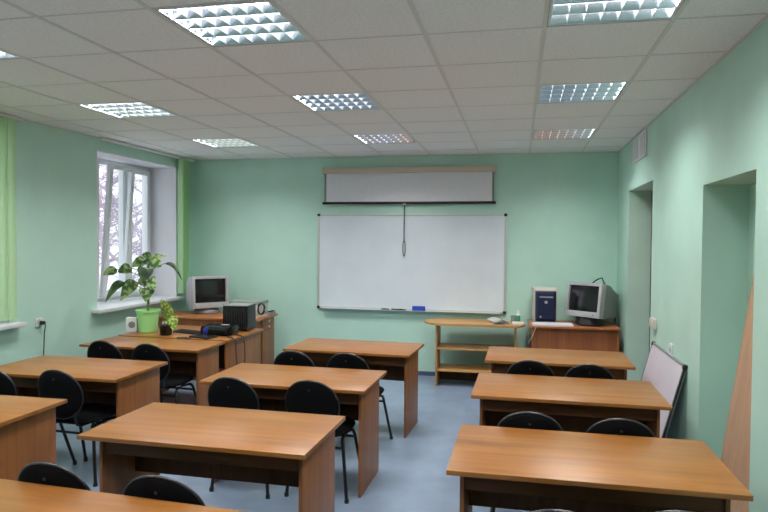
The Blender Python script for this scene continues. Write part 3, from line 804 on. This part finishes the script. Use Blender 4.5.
bm = B(); box(bm, .0005, .014, -.04, .04, -.04, .04, .004); obj('socket_plate', bm, 'white', t)
bm = B(); lathe(bm, [(0.03, 0), (0.03, 0.003)], 18); xf(bm, Matrix.Translation((.013, 0, 0)) @ Matrix.Rotation(PI / 2, 4, 'Y')); obj('socket_insert', bm, 'grey', t)
bm = B(); lathe(bm, [(0.019, 0), (0.018, 0.035), (0.009, 0.05)], 14); xf(bm, Matrix.Translation((XL + .0165, 5.15, .90)) @ Matrix.Rotation(PI / 2, 4, 'Y'))
sweep(bm, [(XL + .062, 5.15, .90), (XL + .066, 5.15, .87), (XL + .05, 5.155, .80), (XL + .03, 5.17, .6), (XL + .03, 5.18, .3), (XL + .03, 5.2, .02), (XL + .1, 5.3, .006)], .005, 6)
tag(obj('extension_cord', bm, 'wire'), 'black plug and cord hanging down the left wall from the socket', 'cord')
# leaning white board: lower edge out on the floor, top edge against the wall
t = thing('leaning_board', 'spare whiteboard with dark frame leaning against the right wall', 'board', (0.885, 4.66, 0.0))
ang = math.atan2(.225, .85)
Ht, Ln = .885, 1.06
T = Matrix.Rotation(ang, 4, 'Y')
bm = B(); box(bm, 0.004, .018, 0, Ln, 0.02, Ht - .01); xf(bm, T @ Matrix.Translation((0, 0, .006))); obj('board_surface', bm, 'boardpink', t)
bm = B()
for a in ((0, .016, .0, Ht), (Ln - .016, Ln, .0, Ht), (0.016, Ln - .016, 0, .016), (.016, Ln - .016, Ht - .016, Ht)): box(bm, 0, .024, a[0], a[1], a[2], a[3], .002)
xf(bm, T @ Matrix.Translation((0, 0, .006))); obj('frame', bm, 'greydark', t)
for y in (0.012, Ln - .012):
    for z in (0.012, Ht - .012):
        bm = B(); box(bm, -.003, .027, y - .018, y + .018, z - .018, z + .018, .006); xf(bm, T @ Matrix.Translation((0, 0, .006))); obj('corner_cap', bm, 'black', t)
# tan board leaning back inside the near recess
t = thing('leaning_plank', 'tan wooden board leaning inside the right wall recess', 'board', (1.085, 3.46, 0.0))
T = Matrix.Rotation(R_(8.0), 4, 'Y')
bm = B(); box(bm, 0, .018, 0.0, .49, .0, 2.03, .002); xf(bm, T @ Matrix.Translation((0, 0, .0))); obj('plank_panel', bm, 'ply', t)
bm = B(); box(bm, 0.0, .018, .49, .492, .0, 2.03); xf(bm, T); obj('edge_band', bm, 'oak_z', t)

# ------------------------------------------------------------------ outside
bm = B(); box(bm, -90, -6.0, -40, 90, -4.2, -4.0); g = struct('floor_outdoors', bm, 'snow'); 
def tree(x, y, h, seed, label):
    rnd = random.Random(seed)
    t = thing('bare_tree', label, 'tree', (x, y, -4.0), 0, 'bare trees outside the window')
    bt, bb = B(), B()
    n = 7
    tr = [Vector((rnd.uniform(-.12, .12) * i, rnd.uniform(-.12, .12) * i, h * i / n)) for i in range(n + 1)]
    sweep(bt, tr, [.2 * (1 - .85 * i / n) for i in range(n + 1)], 7)
    def branch(p, d, l, r, lev):
        q = p + d * l * .5 + Vector((rnd.uniform(-.1, .1), rnd.uniform(-.1, .1), rnd.uniform(-.05, .1))) * l
        e = p + d * l
        sweep(bb, [p, q, e], [r, r * .7, r * .35], 4)
        if lev < 3:
            for k in range(4 if lev < 2 else 9):
                u = rnd.uniform(.35, 1); s = p.lerp(e, u)
                nd = (d + Vector((rnd.gauss(0, .55), rnd.gauss(0, .55), rnd.gauss(.15, .4)))).normalized()
                branch(s, nd, l * rnd.uniform(.4, .62), r * .5, lev + 1)
    for i in range(2, n + 1):
        for k in range(5):
            a = rnd.uniform(0, 2 * PI)
            branch(tr[i], Vector((math.cos(a), math.sin(a), rnd.uniform(.3, .9))).normalized(), h * rnd.uniform(.18, .30), .045, 1)
    obj('trunk', bt, 'bark', t); obj('branches', bb, 'bark', t)
TS = [(-12.6, 18.6, 8.5, 'bare tree nearest outside the window'), (-19.5, 27, 10.5, 'bare tree outside, behind the nearest one'), (-28, 37, 12, 'far bare tree beyond the window'), (-17.5, 37, 12, 'far bare tree seen in the right window pane'), (-36, 47, 13, 'distant bare tree in the left window pane'), (-27, 47, 13, 'distant bare tree in the middle window pane'), (-38, 59, 14, 'farthest bare tree outside the window')]
for k, (x, y, h, lb) in enumerate(TS): tree(x, y, h, 20 + k, lb)

# ------------------------------------------------------------------ world, camera, view
w = bpy.data.worlds.new('overcast'); SC.world = w; w.use_nodes = True
bg = w.node_tree.nodes['Background']; bg.inputs[0].default_value = (0.90, 0.93, 1.0, 1); bg.inputs[1].default_value = 1.8
cam = bpy.data.cameras.new('camera'); co = bpy.data.objects.new('camera', cam); COL.objects.link(co)
Rv, Uv, Fv = Vector((0.97806, 0.20815, 0.0081)), Vector((-0.0131, 0.02264, 0.99966)), Vector((-0.20789, 0.97783, -0.02487))
mt = Matrix((Rv, Uv, -Fv)).transposed().to_4x4(); mt.translation = (0, 0, 1.70)
co.matrix_world = mt
cam.sensor_width = 36; cam.lens = 29.80; cam.clip_start = 0.05; cam.clip_end = 300
SC.camera = co
SC.view_settings.view_transform = 'Standard'; SC.view_settings.look = 'None'; SC.view_settings.gamma = 1.0
SC.view_settings.exposure = 0.0; SC.view_settings.use_curve_mapping = False
try:
    SC.cycles.use_denoising = True
    SC.cycles.max_bounces = 10; SC.cycles.diffuse_bounces = 6; SC.cycles.sample_clamp_indirect = 4.0
    SC.cycles.caustics_reflective = True
except Exception:
    pass
